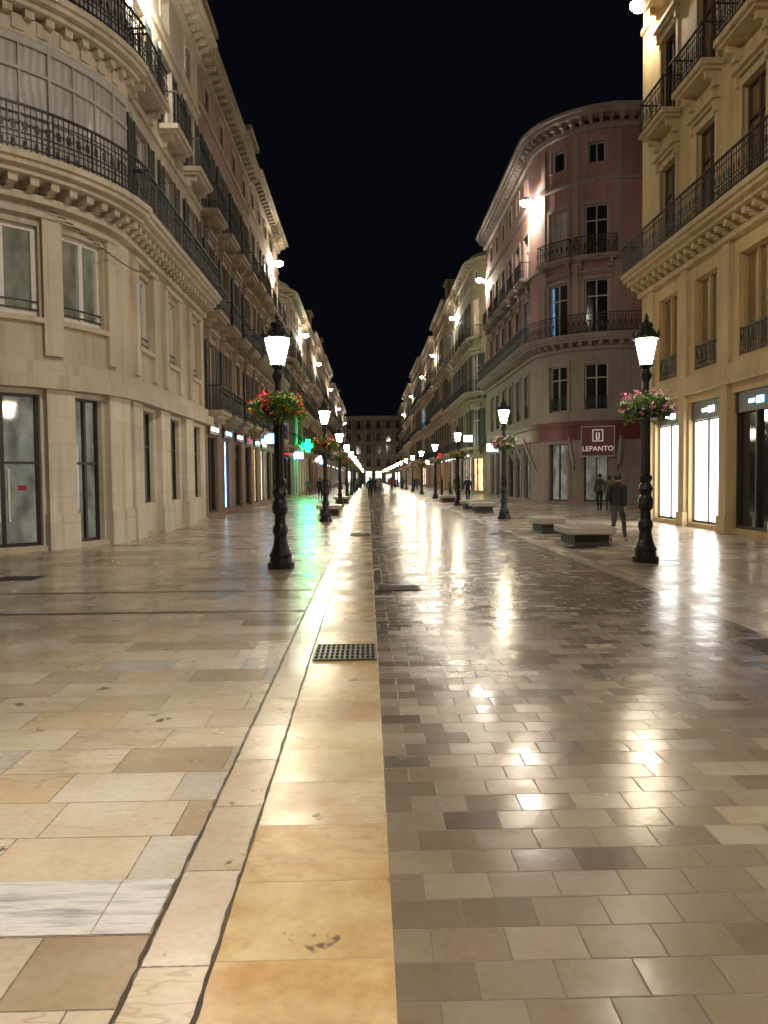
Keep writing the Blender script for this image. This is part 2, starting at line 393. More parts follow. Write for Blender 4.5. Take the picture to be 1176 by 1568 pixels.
def street_block(name,side,y0,y1,roof,wm,tm,fine,sh='shutter_green',fr='frame_white',rounded=0,litshop=.5,seed=0):
    random.seed(seed+int(y0))
    X=XL if side<0 else XR
    B=Build(name)
    if rounded:
        r=rounded
        if side>0: P=Path([('L',X+r+5,y0,X+r,y0),('A',X+r,y0+r,r,270,180),('L',X,y0+r,X,y1)],-1)
        else: P=Path([('L',X-r-5,y0,X-r,y0),('A',X-r,y0+r,r,-90,0),('L',X,y0+r,X,y1)],1)
        bb=bays_between(1.0,5,2.6)+bays_between(5,5+r*math.pi/2,2.2)+bays_between(5+r*math.pi/2,P.L,2.9)
    else:
        P=Path([('L',X,y0,X,y1)],1 if side<0 else -1); bb=bays_between(0,P.L,2.95)
    L=P.L
    sg=[('s_white',litshop),('s_warm',litshop),('s_cool',litshop*.8),('s_dark',1.2)]
    n=3
    hh=(roof-6.3)/n
    fl=[dict(z0=0,z1=4.4,ow=2.0,zb=.25,zt=3.4,gl=sg,sur=False,fr='frame_dark',sign=.5,tr=0)]
    for i in range(n):
        a=4.4+hh*i; b=a+hh
        bt=random.choice(['each','cont']) if i==1 else ('each' if i>1 or R()<.5 else None)
        if bt: fl.append(dict(z0=a,z1=b,ow=1.25,zb=a+.02,zt=a+hh*.70,gl=[('g_dark',9),('g_warm',.4),('g_curtain',1.5),('g_blue',.2)],bal=bt,ped=(i<2),sh=.75))
        else: fl.append(dict(z0=a,z1=b,ow=1.2,zb=a+.8,zt=a+hh*.75,gl=[('g_dark',8),('g_curtain',2)],sill=True,sh=.4))
    fl.append(dict(z0=roof-1.9,z1=roof,ow=.8,zb=roof-1.6,zt=roof-.85,gl='g_dark',band=False))
    facade(B,P,0,L,bb,fl,wm,tm,fr=fr,fine=fine,sh=sh)
    cornice(B,P,0,L,roof-.6,roof,.8,tm,.6 if fine else 1.0)
    P.box(B.p('walls',wm),0,L,-.3,-.05,roof,roof+.5)
    P.box(B.p('trim',tm),0,L,-.36,.02,roof+.5,roof+.6)
    core(B,P,0,L,roof)
    bd=B.p('body',wm); s=1 if side>0 else -1
    xa,xb=sorted((X+s*(rounded+.7),X+s*14)); bd.box(xa,xb,y0+(.7 if rounded else .01),y1-.01,0,roof-.1)
    if rounded:
        xa,xb=sorted((X+s*.7,X+s*(rounded+.7))); bd.box(xa,xb,y0+rounded+.1,y1-.01,0,roof-.12)
    xa,xb=sorted((X+s*.33,X+s*.72)); bd.box(xa,xb,y1-.34,y1-.012,0,roof-.1)
    if not rounded: bd.box(xa,xb,y0+.012,y0+.34,0,roof-.1)
    for i in range(int((y1-y0)/9)+1):
        yy=y0+2+rounded+R()*(y1-y0-4-rounded); xx=X+s*(1.3+R()*2); h=.8+R()*1.4
        B.p('chimneys',wm).box(xx-.4,xx+.4,yy-.5,yy+.5,roof-.1,roof+h); B.p('chimney_caps',tm).box(xx-.5,xx+.5,yy-.6,yy+.6,roof+h,roof+h+.12)
    if not rounded and roof>18.0:
        yy=y0+1.6; B.p('turret',wm).box(*sorted((X-s*.02,X+s*2.4)),yy-1.4,yy+1.4,roof+.6,roof+2.1); B.p('turret_cap',tm).box(*sorted((X-s*.25,X+s*2.6)),yy-1.6,yy+1.6,roof+2.1,roof+2.35)
    B.done()

street_block('balcony_apartment_building',-1,30.5,43,18.2,'w_pink','t_sand',True,seed=1,litshop=.1)
street_block('balcony_apartment_building',-1,43,57,18.6,'w_sand','t_sand',True,seed=2,litshop=.45,sh='shutter_brown')
street_block('rounded_apartment_building',-1,62,83,17.0,'w_sand','t_sand',False,seed=3,rounded=3,litshop=.8)
street_block('apartment_building',-1,88,108,18.3,'w_pink','t_sand',False,seed=4)
street_block('apartment_building',-1,108,131,18.9,'w_ochre','t_sand',False,seed=5)
street_block('apartment_building',-1,137,170,18.5,'w_gray','t_sand',False,seed=6,litshop=.8)
street_block('apartment_building',-1,175,210,19.4,'w_sand','t_cream',False,seed=7,litshop=.8)
street_block('apartment_building',-1,210,240,18.4,'w_ochre','t_cream',False,seed=8,litshop=.8)
street_block('rounded_apartment_building',1,70,94,21.6,'w_sand','t_sand',False,seed=12,rounded=3.5,litshop=.9)
street_block('apartment_building',1,94,113,23.2,'w_ochre','t_sand',False,seed=13,sh='shutter_brown',litshop=.8)
street_block('apartment_building',1,113,132,22.2,'w_pink','t_sand',False,seed=14)
street_block('rounded_apartment_building',1,138,168,23.4,'w_ochre','t_sand',False,seed=15,rounded=3,litshop=.8)
street_block('apartment_building',1,172,205,22.6,'w_sand','t_cream',False,seed=16,litshop=.8)
street_block('apartment_building',1,205,240,21.5,'w_gray','t_sand',False,seed=17,litshop=.8)

# ------------------------------------------------------------------ RIGHT near building
random.seed(21)
B=Build('yellow_apartment_building')
P=Path([('L',XR,7.9,XR,27.7)],-1)
L=P.L; ys=[11.3,14.1,16.9,19.7,22.5,25.3]; bb=[y-7.9 for y in ys]
facade(B,P,0,L,bb,[
 dict(z0=0,z1=4.55,ow=2.15,zb=.14,zt=3.8,gl='s_dark',sur=False,fr='frame_dark',band=False,tr=0),
 dict(z0=4.55,z1=8.0,ow=1.5,zb=4.75,zt=7.45,gl='g_ochre',fr='frame_yellow',wrail=True,band=False,sur=False,tr=.0),
 dict(z0=8.7,z1=13.05,ow=1.25,zb=8.72,zt=11.7,gl='g_ochre',bal='cont',ped=True,fr='shutter_brown'),
 dict(z0=13.05,z1=17.3,ow=1.25,zb=13.07,zt=15.9,gl=[('g_ochre',3),('g_dark',1)],bal='each',ped=True,fr='shutter_brown'),
 dict(z0=17.3,z1=21.0,ow=1.2,zb=17.32,zt=19.8,gl='g_dark',bal='each',fr='shutter_brown')],'w_yellow','t_ochre')
P.box(B.p('walls','w_yellow'),0,L,-.32,0,8.0,8.7)
T=B.p('trim','t_ochre')
P.box(T,0,L,-.02,.16,4.05,4.2); P.box(T,0,L,-.02,.10,4.2,4.6)
for y in [y+1.4 for y in ys]+[9.9]:
    u=y-7.9
    P.box(T,u-.22,min(L,u+.22),-.02,.12,.45,4.05); P.box(T,u-.27,min(L,u+.27),-.02,.17,0,.45)
    P.box(T,u-.25,min(L,u+.25),-.02,.09,4.6,7.9)
cornice(B,P,0,L,20.6,21.4,.9,'t_ochre',.5)
for y in (22.5,25.3):
    u=y-7.9; P.box(B.p('light_panels','panel_white'),u-.98,u+.98,-.2,-.17,.22,3.2)
for y in ys:
    u=y-7.9; P.box(B.p('shop_fascia','frame_dark'),u-1.06,u+1.06,-.2,-.08,3.25,3.79)
    lm='sign_blue' if y<20 else 'sign_white'
    P.box(B.p('shop_letters',lm),u-.45,u-.1,-.08,-.06,3.42,3.6); P.box(B.p('shop_letters',lm),u+.0,u+.3,-.08,-.06,3.46,3.56)
core(B,P,0,L,21.2); B.p('body','w_yellow').box(XR+.7,XR+14,8,27.68,0,21.2); B.p('body','w_yellow').box(XR+.33,XR+.7,27.3,27.69,0,21.2)
B.done()

# ------------------------------------------------------------------ Rounded corner building with red shop
random.seed(5)
B=Build('rounded_corner_building')
P=Path([('L',20,41.7,14.2,41.7),('A',14.2,46,4.3,270,180),('L',XR,46,XR,64)],-1)
L=P.L; th=lambda t:5.8+(270-t)*4.3*math.pi/180
s1=th(180); bb=[1.6,4.2,th(247),th(217)]+[s1+1.7+2.65*i for i in range(6)]
gl=[('g_dark',6),('g_curtain',1)]
facade(B,P,0,L,bb,[
 dict(z0=0,z1=4.9,ow=1.75,zb=.2,zt=3.4,gl=[('s_dark',2),('s_cool',1.4),('s_shop',2)],sur=True,fr='frame_dark',band=False,tr=0,wm='t_gray',bays=[(b,1.3) if 5<b<11 else b for b in bb]),
 dict(z0=4.9,z1=8.5,ow=1.25,zb=5.2,zt=7.75,gl=gl,wm='w_gray',wrail=True,band=False),
 dict(z0=9.3,z1=13.5,ow=1.3,zb=9.32,zt=12.3,gl=gl,bal='cont',ped=True),
 dict(z0=13.5,z1=17.7,ow=1.25,zb=13.52,zt=16.3,gl=gl,bal='each'),
 dict(z0=17.7,z1=20.6,ow=.9,zb=18.5,zt=19.6,gl='g_dark')],'w_mauve','t_gray',fr='frame_grey')
for u in (th(217),s1+1.7): P.box(B.p('window_glass','g_blue'),u-.02,u+.6,-.219,-.217,9.4,12.2)
P.box(B.p('walls','w_mauve'),0,L,-.32,0,8.5,9.3)
T=B.p('trim','t_gray')
for z in (13.3,17.5): P.box(T,0,L,-.02,.2,z,z+.18)
for b in [th(262),th(232),th(202)]: P.box(T,b-.16,b+.16,-.02,.06,9.3,20)
cornice(B,P,0,L,20.2,21.2,.85,'t_gray',.5)
P.box(B.p('parapet','w_mauve'),0,L,-.4,0,21.2,21.6)
RT=B.p('red_fascia','red_trim'); P.box(RT,3,L-6,-.02,.35,4.35,4.6); P.box(RT,3,L-6,-.02,.2,3.62,4.35)
core(B,P,0,L,21.4); B.p('body','w_mauve').box(14.5,24,46.2,63.9,0,21.2); B.p('body','w_mauve').box(10.6,14.5,50,63.9,0,21.2); B.p('body','w_mauve').box(14.5,20,42.4,46.2,0,21.2)
for i,u in enumerate((th(262),th(232),s1-1.0,s1+1.2,s1+3.6,s1+6.2)):
    x,y,nx,ny=P.at(u); bn=B.p('banner_cloth','banner_cloth'); pl=B.p('banner_poles','iron')
    A=Vector((x+nx*.1,y+ny*.1,1.9)); D=Vector((nx*.9,ny*.9,2.0)); S=Vector((-ny,nx,0))*.05
    def beam(mb,p0,p1,r0,r1): mb.ring([[tuple(p+S*a*r/.05+Vector((nx,ny,0))*b*r) for a,b in ((-1,-1),(1,-1),(1,1),(-1,1))] for p,r in ((p0,r0),(p1,r1))])
    beam(pl,A,A+D,.02,.015); beam(bn,A+D*.2+Vector((0,0,-.08)),A+D*.6+Vector((0,0,-.11)),.07,.09); beam(bn,A+D*.6+Vector((0,0,-.11)),A+D*.97+Vector((0,0,-.08)),.09,.03)
B.done()
B=Build('side_street_building')
P=Path([('L',34,40.6,15.1,40.6)],-1)
facade(B,P,0,P.L,bays_between(0,P.L,2.7),[dict(z0=0,z1=4.6,ow=1.6,zb=.2,zt=3.4,gl='s_dark',fr='frame_dark',sur=False,tr=0)]+
 [dict(z0=4.6+4.6*i,z1=9.2+4.6*i,ow=1.2,zb=4.65+4.6*i,zt=7.8+4.6*i,gl='g_dark',bal='each') for i in range(4)],'w_mauve_dark','t_gray',fine=False)
cornice(B,P,0,P.L,22.6,23.6,.6,'t_gray'); P.box(B.p('parapet','w_mauve_dark'),0,P.L,-.3,0,23.6,24.8)
core(B,P,0,P.L,23.5); B.p('body','w_mauve_dark').box(15.2,34,41.2,42.2,0,23.4)
B.done()
e=empty('shop_sign',(12.55,41.78,3.45)); e.rotation_euler=(0,0,math.radians(-21))
m=MB('red_trim'); m.box(-.85,.85,-.12,0,-.75,.8); mkobj('panel',m.v,m.f,'red_trim',e)
m=MB('frame_grey')
for q in ((-.9,.9,-.14,.0,.8,.86),(-.9,.9,-.14,0,-.81,-.75),(-.9,-.85,-.14,0,-.75,.8),(.85,.9,-.14,0,-.75,.8)): m.box(*q)
mkobj('border',m.v,m.f,'frame_grey',e)
simple('letter_white',(.75,.72,.68),.5,emis=(1,.9,.85),es=.35)
def text(s,size,loc,parent,mat,name='lettering'):
    cu=bpy.data.curves.new(name,'FONT'); cu.body=s; cu.size=size; cu.align_x='CENTER'; cu.extrude=.01
    o=bpy.data.objects.new(name,cu); col.objects.link(o); cu.materials.append(MATS[mat]); o.parent=parent; o.location=loc; o.rotation_euler=(math.pi/2,0,0); return o
text('LEPANTO',.38,(0,-.14,-.5),e,'letter_white')
m=MB('letter_white')
m.box(-.28,.28,-.15,-.12,.62,.66);m.box(-.28,.28,-.15,-.12,.02,.06);m.box(-.28,-.24,-.15,-.12,.06,.62);m.box(.24,.28,-.15,-.12,.06,.62);m.box(-.1,-.04,-.15,-.12,.18,.5);m.box(-.1,.1,-.15,-.12,.12,.18);m.box(.04,.1,-.15,-.12,.2,.5)
mkobj('emblem',m.v,m.f,'letter_white',e)

# end building
B=Build('end_of_street_building')
P=Path([('L',-28,262,32,262)],1)
facade(B,P,0,60,bays_between(0,60,3.4),[dict(z0=0,z1=5,ow=2.1,zb=.2,zt=4,gl=[('s_white',3),('s_warm',1)],sur=False,fr='frame_dark')]+
 [dict(z0=5+4.3*i,z1=9.3+4.3*i,ow=1.5,zb=5.4+4.3*i,zt=8.2+4.3*i,gl='g_dark',bal='each') for i in range(4)],'t_sand','t_cream',fine=False)
cornice(B,P,0,60,21.6,22.6,1,'t_cream',1,False); core(B,P,0,60,22.4); B.p('body','w_gray').box(-28,32,262.8,275,0,22.3)
B.done()

# ------------------------------------------------------------------ ground
def sheet(name,x0,x1,y0,y1,z,mat): return mkobj(name,[(x0,y0,z),(x1,y0,z),(x1,y1,z),(x0,y1,z)],[(0,1,2,3)],mat)
marble=[(0,(.46,.38,.28)),(.16,(.60,.52,.41)),(.45,(.72,.65,.54)),(.75,(.80,.75,.66)),(.88,(.70,.58,.41)),(.955,(.70,.67,.63)),(1,(.52,.53,.55))]
tiles('paving_marble',.60,.38,marble,(.12,.095,.075),.17,.33,jw=.0042,tilt=.006,bond=0,randoff=1,vein=.65,stain=.75,jmix=.85,bumpn=.7,tint=(.80,.67,.52))
tiles('border_stone',.24,.62,[(0,(.62,.54,.43)),(.5,(.76,.69,.58)),(1,(.72,.65,.57))],(.12,.09,.07),.18,.34,jw=.005,tilt=.006,bond=0,vein=.5,ox=-.77,bumpn=.7,tint=(.84,.70,.54),stain=.6)
tiles('channel_marble',.60,.5,[(0,(.70,.55,.31)),(.3,(.76,.65,.44)),(.6,(.80,.72,.56)),(.85,(.74,.54,.26)),(1,(.68,.56,.39))],(.22,.16,.10),.20,.36,jw=.003,tilt=.006,bond=0,vein=.65,ox=-.53,blotch=.95,jmix=.6,bumpn=.7,stain=.75)
tiles('paver_brick',.262,.19,[(0,(.15,.125,.105)),(.12,(.225,.19,.15)),(.5,(.28,.235,.19)),(.85,(.33,.285,.23)),(1,(.45,.40,.33))],(.10,.08,.065),.15,.28,jw=.0035,tilt=.009,bond=.5,vein=0,stain=.8,ox=.07,blotch=.45,bumpn=.55)
# streaked grey marble for the odd replaced slab
g=G('grey_marble'); co_=g.add('ShaderNodeTexCoord').outputs['Object']
mp=g.add('ShaderNodeMapping',Vector=co_,Scale=(.8,6,1)); n_=g.noise(mp.outputs[0],3,5,.65)
g.set(g.b.inputs['Base Color'],g.ramp(n_.outputs[0],[(.32,(.30,.30,.32)),(.45,(.55,.55,.57)),(.55,(.70,.69,.68)),(.66,(.45,.45,.48))])); g.b.inputs['Roughness'].default_value=.3
simple('ground_dark',(.08,.07,.06),.8)
sheet('ground',-900,900,-900,900,-.03,'ground_dark')
def grid_sheet(name,x0,x1,mat): return sheet(name,x0,x1,-30,262,0,mat)
grid_sheet('left_pavement',-40,-.77,'paving_marble')
grid_sheet('pavement_border',-.77,-.53,'border_stone')
grid_sheet('drainage_channel',-.53,.07,'channel_marble')
grid_sheet('road',.07,3.93,'paver_brick')
grid_sheet('pavement_border',3.93,4.24,'border_stone')
grid_sheet('right_pavement',4.24,40,'paving_marble')
for x0,x1 in ((-.995,-.79),(-1.52,-1.0),(-2.1,-1.525)): sheet('grey_marble_slab',x0,x1,2.665,3.035,.004,'grey_marble')
simple('joint_dark',(.06,.048,.036),.5,var=.6,scale=3)
for y,w in ((9.25,.10),(11.0,.07)): sheet('drain_slot',-14,-.78,y,y+w,.004,'joint_dark')
def ragged(name,xc,w,y0,y1):
    v=[];f=[];y=y0;i=0
    while y<y1:
        a=w*(.35+R()*.8)/2; o=(R()-.5)*w*.4; v+=[(xc-a+o,y,.004),(xc+a+o,y,.004)]
        if i: f.append((2*i-2,2*i-1,2*i+1,2*i))
        i+=1; y+=.03+.02*max(0,y)*R()
    mkobj(name,v,f,'joint_dark')
ragged('drain_slot',-.775,.018,-2,60); ragged('drain_slot',-.533,.018,-2,60)
simple('painted_pit_shade',(.004,.004,.004),.9); simple('cast_iron',(.10,.09,.08),.4,.6)
def grate(x0,x1,y0,y1,nx,ny,name='drain_grate'):
    e=empty(name); sheet('pit',x0,x1,y0,y1,.006,'painted_pit_shade').parent=e  # flat black sheet on the paving; the hole's darkness is painted
    m=MB('cast_iron'); t=.018
    for i in range(nx+1):
        x=x0+(x1-x0)*i/nx; m.box(x-t/2,x+t/2,y0,y1,.008,.016)
    for j in range(ny+1):
        y=y0+(y1-y0)*j/ny; m.box(x0,x1,y-t/2,y+t/2,.0085,.0175)
    mkobj('bars',m.v,m.f,'cast_iron',e)
grate(-.5,.05,6.7,7.3,12,5); grate(-.5,.05,21.4,22.2,12,5)
def cover(x,y,w,d):
    e=empty('manhole_cover',(x,y,0)); m=MB('cast_iron'); m.box(-w/2,w/2,-d/2,d/2,.002,.008)
    for i in range(9): m.box(-w/2+.04,w/2-.04,-d/2+d*(i+.3)/9,-d/2+d*(i+.65)/9,.008,.012)
    mkobj('plate',m.v,m.f,'cast_iron',e)
cover(.42,11.1,.65,.5); cover(3.7,21.5,.7,.6); cover(4.75,17.0,.7,.5); cover(3.85,7.0,.6,.6); cover(-5.8,12.8,.7,.5)

# ------------------------------------------------------------------ street lamps
def lamp_mesh(glow):
    v=[];f=[];mi=[]
    def addmb(m,i):
        b=len(v); v.extend(m.v)
        for q in m.f: f.append(tuple(b+k for k in q)); mi.append(i)
    m=MB('lamp_iron')
    m.lathe([(.24,0),(.24,.10),(.20,.12),(.19,.2),(.21,.24),(.17,.30),(.13,.42),(.11,.56),(.12,.62),(.14,.66),(.13,.74),(.10,.80),(.095,.95),(.13,1.0),(.145,1.08),(.13,1.18),(.10,1.24),(.115,1.3),(.14,1.35),(.11,1.42),(.085,1.46),(.12,1.53),(.125,1.57),(.08,1.62),(.075,2.0),(.068,2.6),(.062,3.05),(.10,3.09),(.10,3.13),(.06,3.18),(.055,3.3),(.09,3.38),(.11,3.44),(.07,3.50),(.06,3.54),(.12,3.58),(.13,3.62)],16)
    for k in range(8):
        a=k*math.pi/4; m.lathe([(.014,1.62),(.012,3.05)],5,.078*math.cos(a)*.97,.078*math.sin(a)*.97)
    for k in range(6):
        a=k*math.pi/3; c,s=math.cos(a),math.sin(a)
        m.ring([[(c*.118+dx,s*.118+dy,3.60) for dx,dy in ((-.008,-.008),(.008,-.008),(.008,.008),(-.008,.008))],[(c*.228+dx,s*.228+dy,4.09) for dx,dy in ((-.008,-.008),(.008,-.008),(.008,.008),(-.008,.008))]])
        m.lathe([(.02,4.10),(.026,4.16),(.004,4.24)],5,c*.25,s*.25)
    m.lathe([(.235,4.08),(.25,4.10),(.25,4.12),(.21,4.16),(.15,4.24),(.10,4.29),(.12,4.31),(.12,4.36),(.06,4.40),(.03,4.43),(.045,4.47),(.01,4.56)],12)
    addmb(m,0)
    g=MB(glow); g.lathe([(.108,3.63),(.217,4.07)],6); addmb(g,1)
    me=bpy.data.meshes.new('street_lamp'); me.from_pydata(v,[],f); me.materials.append(MATS['lamp_iron']); me.materials.append(MATS[glow])
    me.polygons.foreach_set('material_index',mi); me.update(); return me
LM=lamp_mesh('lantern_glow'); LF=lamp_mesh('lantern_glow_distant')
simple('leaf',(.06,.18,.03),.5,var=.5,scale=14); simple('leaf_light',(.17,.30,.04),.5,var=.4,scale=14)
simple('petal_red',(.72,.02,.05),.5); simple('petal_yellow',(.80,.55,.03),.5); simple('petal_pink',(.74,.25,.45),.5); simple('petal_white',(.80,.77,.73),.5)
def basket_mesh(pal,seed):
    random.seed(seed); v=[];f=[];mi=[]
    m=MB('iron')
    m.lathe([(.07,-.24),(.2,-.22),(.3,-.1),(.34,.0),(.33,.02)],14)
    v.extend(m.v); f.extend(m.f); mi+= [0]*len(m.f)
    def quad(c,s,n,mat,el=1.6):
        n=Vector(n).normalized(); t=n.orthogonal().normalized(); t=Matrix.Rotation(random.random()*6.28,3,n)@t; b=n.cross(t)
        i=len(v); c=Vector(c)
        v.extend([tuple(c-t*s*el),tuple(c-b*s*.6+n*s*.15),tuple(c+t*s*el),tuple(c+b*s*.6+n*s*.15)]); f.append((i,i+1,i+2,i+3)); mi.append(mat)
    cl=[(random.uniform(0,6.28),random.uniform(.22,.42),random.uniform(-.15,.15),random.uniform(.09,.16)) for _ in range(38)]
    for k in range(2500):
        a,r,z,s=random.choice(cl)
        c=Vector((r*math.cos(a),r*math.sin(a),z))+Vector([random.gauss(0,1) for _ in range(3)]).normalized()*s*random.uniform(.5,1.05)
        quad(c,random.uniform(.018,.036),[random.gauss(0,1),random.gauss(0,1),random.gauss(.6,1)],1 if random.random()<.6 else 2)
    for k in range(26):
        a=random.uniform(0,6.28); r=random.uniform(.32,.44)
        for j in range(10): quad((r*math.cos(a)+random.gauss(0,.02),r*math.sin(a)+random.gauss(0,.02),-.1-.022*j*random.uniform(.6,1.2)),.022,[random.gauss(0,1) for _ in range(3)],1+(j%2))
    for k in range(95):
        a=random.uniform(0,6.28); r=random.uniform(.2,.54); z=random.uniform(-.16,.14)+(.1 if r<.4 else 0)
        mt=3 if random.random()<.68 else 4
        n=Vector((math.cos(a)*.7,math.sin(a)*.7,.5)); cc=Vector((r*math.cos(a),r*math.sin(a),z)); sz=random.uniform(.8,1.3)
        for q in range(12): quad(cc+Vector([random.gauss(0,.022*sz) for _ in range(3)]),random.uniform(.018,.028)*sz,n+Vector([random.gauss(0,.6) for _ in range(3)]),mt,1.1)
    me=bpy.data.meshes.new('flower_basket'); me.from_pydata(v,[],f)
    for q in ['iron','leaf','leaf_light']+pal: me.materials.append(MATS[q])
    me.polygons.foreach_set('material_index',mi); me.update(); return me
BM=[basket_mesh(['petal_red','petal_yellow'],1),basket_mesh(['petal_pink','petal_white'],2)]
LY=[.2]+[-1.0+14.8*i for i in range(1,18)]
for i,y in enumerate(LY):
    for sx,(x,bm) in enumerate(((-1.58,0),(5.12,1))):
        yy=y+(.3 if sx else 0)
        o=bpy.data.objects.new('street_lamp',LM if y<125 else LF); o.location=(x,yy,0); o.rotation_euler=(0,0,R()*.5); col.objects.link(o)
        b=bpy.data.objects.new('flower_basket',BM[bm if i<2 else (i+sx)%2]); b.location=(x,yy,2.87); b.rotation_euler=(0,0,R()*6); col.objects.link(b)

# ------------------------------------------------------------------ floodlights on facades
def flood(x,y,z,power,aim=None):
    e=empty('facade_floodlight',(x,y,z)); d=1 if x<0 else -1
    m=MB('iron'); m.box(*sorted((0,d*.5)),-.02,.02,-.02,.02); m.box(*sorted((d*.3,d*.65)),-.2,.2,.02,.16); m.box(*sorted((0,d*.04)),-.06,.06,-.25,.2); mkobj('bracket',m.v,m.f,'iron',e)
    m=MB('flood_glow'); m.lathe([(.02,-.30),(.18,-.26),(.30,-.14),(.30,-.03),(.18,.015)],12,d*.48,0); mkobj('lens',m.v,m.f,'flood_glow',e)
    l=bpy.data.lights.new('flood_lamp','SPOT' if aim else 'POINT'); l.energy=power; l.color=(1,.88,.70); l.shadow_soft_size=.12
    o=bpy.data.objects.new('flood_lamp',l); o.location=(d*.55,0,-.48); o.parent=e; col.objects.link(o)
    if aim:
        l.spot_size=math.radians(aim[3]); l.spot_blend=1.0
        v=Vector(aim[:3])-Vector((x+d*.55,y,z-.48)); o.rotation_euler=v.to_track_quat('-Z','Y').to_euler()
flood(XL+.05,-4,15.8,9000,(-1.6,.8,0,54)); flood(XR-.05,-4,17.6,5200,(2,1.6,0,56))  # unseen pair behind the camera, added to brighten the near paving
# unseen pair of floodlights, added to brighten the opposite lower storeys
flood(XR-.05,4,17.0,7500,(-7.5,20.5,4.5,52)); flood(XL+.05,4,16.0,5500,(10,22,6,60))
for y,z,p in ((23,15.9,380),(53,16.3,1000),(75,15.5,950),(95,15.7,950),(125,16,950),(160,16,1100),(200,16,1300)): flood(XL+.05,y,z,p)
for y,z,p in ((26.6,17.6,460),(45.6,17.7,1400),(64,17.9,1050),(84.5,19,1000),(110,19,1000),(132,18.8,950),(165,19,1100),(200,18,1300)): flood(XR-.05,y,z,p)

# ------------------------------------------------------------------ benches
def bench(x,y,w=1.15,l=1.7):
    e=empty('stone_bench',(x,y,0)); m=MB('bench_stone')
    def rr(sx,sy,z,r=.14,n=4):
        pts=[]
        for cx,cy,a0 in ((sx-r,sy-r,0),(-sx+r,sy-r,90),(-sx+r,-sy+r,180),(sx-r,-sy+r,270)):
            for k in range(n+1):
                a=math.radians(a0+90*k/n); pts.append((cx+r*math.cos(a),cy+r*math.sin(a),z))
        return pts
    m.ring([rr(w/2-.03,l/2-.03,.27),rr(w/2,l/2,.30),rr(w/2,l/2,.42),rr(w/2-.02,l/2-.02,.44)]); mkobj('seat',m.v,m.f,'bench_stone',e)
    m=MB('bench_base'); m.box(-w/2+.16,w/2-.16,-l/2+.16,l/2-.16,0.05,.27); mkobj('base',m.v,m.f,'bench_base',e)
    m=MB('cast_iron'); m.box(-w/2+.12,w/2-.12,-l/2+.12,l/2-.12,.0,.05); mkobj('plinth',m.v,m.f,'cast_iron',e)
for x,y,w_,l_ in ((5.05,17.9,1.1,1.6),(5.1,21.9,.85,1.6),(5.2,35,1.1,1.6),(5.2,38.5,1.1,1.6),(5.2,50,1.1,1.6),(-1.7,34,1.1,1.6),(-1.7,50,1.1,1.6)): bench(x,y,w_,l_)

# ------------------------------------------------------------------ pharmacy cross & projecting signs
e=empty('pharmacy_cross_sign',(XL+1.0,70,4.6)); m=MB('green_glow')
m.box(-.2,.2,-.06,.06,-.55,.55); m.box(-.55,-.2,-.06,.06,-.2,.2); m.box(.2,.55,-.06,.06,-.2,.2); mkobj('cross',m.v,m.f,'green_glow',e)
m=MB('iron'); m.box(-1.0,-.55,-.03,.03,-.03,.03); m.box(-.22,.22,-.04,.04,.55,.59); mkobj('bracket',m.v,m.f,'iron',e)
l=bpy.data.lights.new('cross_lamp','POINT'); l.energy=900; l.color=(0,1,.26); l.shadow_soft_size=.35
o=bpy.data.objects.new('cross_lamp',l); o.location=(0,-.5,0); o.parent=e; col.objects.link(o)
for x,y,z,mt in ((XR-.5,72,5.2,'sign_white'),(XL+.5,46,4.0,'sign_blue'),(XL+.5,66,3.6,'sign_blue'),(XR-.5,58,3.8,'sign_white'),(XR-.5,98,4.4,'sign_red'),(XL+.5,92,4,'sign_white'),(XL+.5,101,3.8,'sign_blue'),(XR-.5,120,4,'sign_white')):
    e=empty('projecting_shop_sign',(x,y,z)); s=1 if x<0 else -1
    m=MB(mt); m.box(-.4,.4,-.06,.06,-.3,.3); mkobj('face',m.v,m.f,mt,e)
    m=MB('iron'); m.box(-.43,.43,-.08,.08,.3,.33); m.box(-.43,.43,-.08,.08,-.33,-.3); m.box(*sorted((-s*.4,-s*.55)),-.03,.03,-.05,.05); mkobj('frame',m.v,m.f,'iron',e)

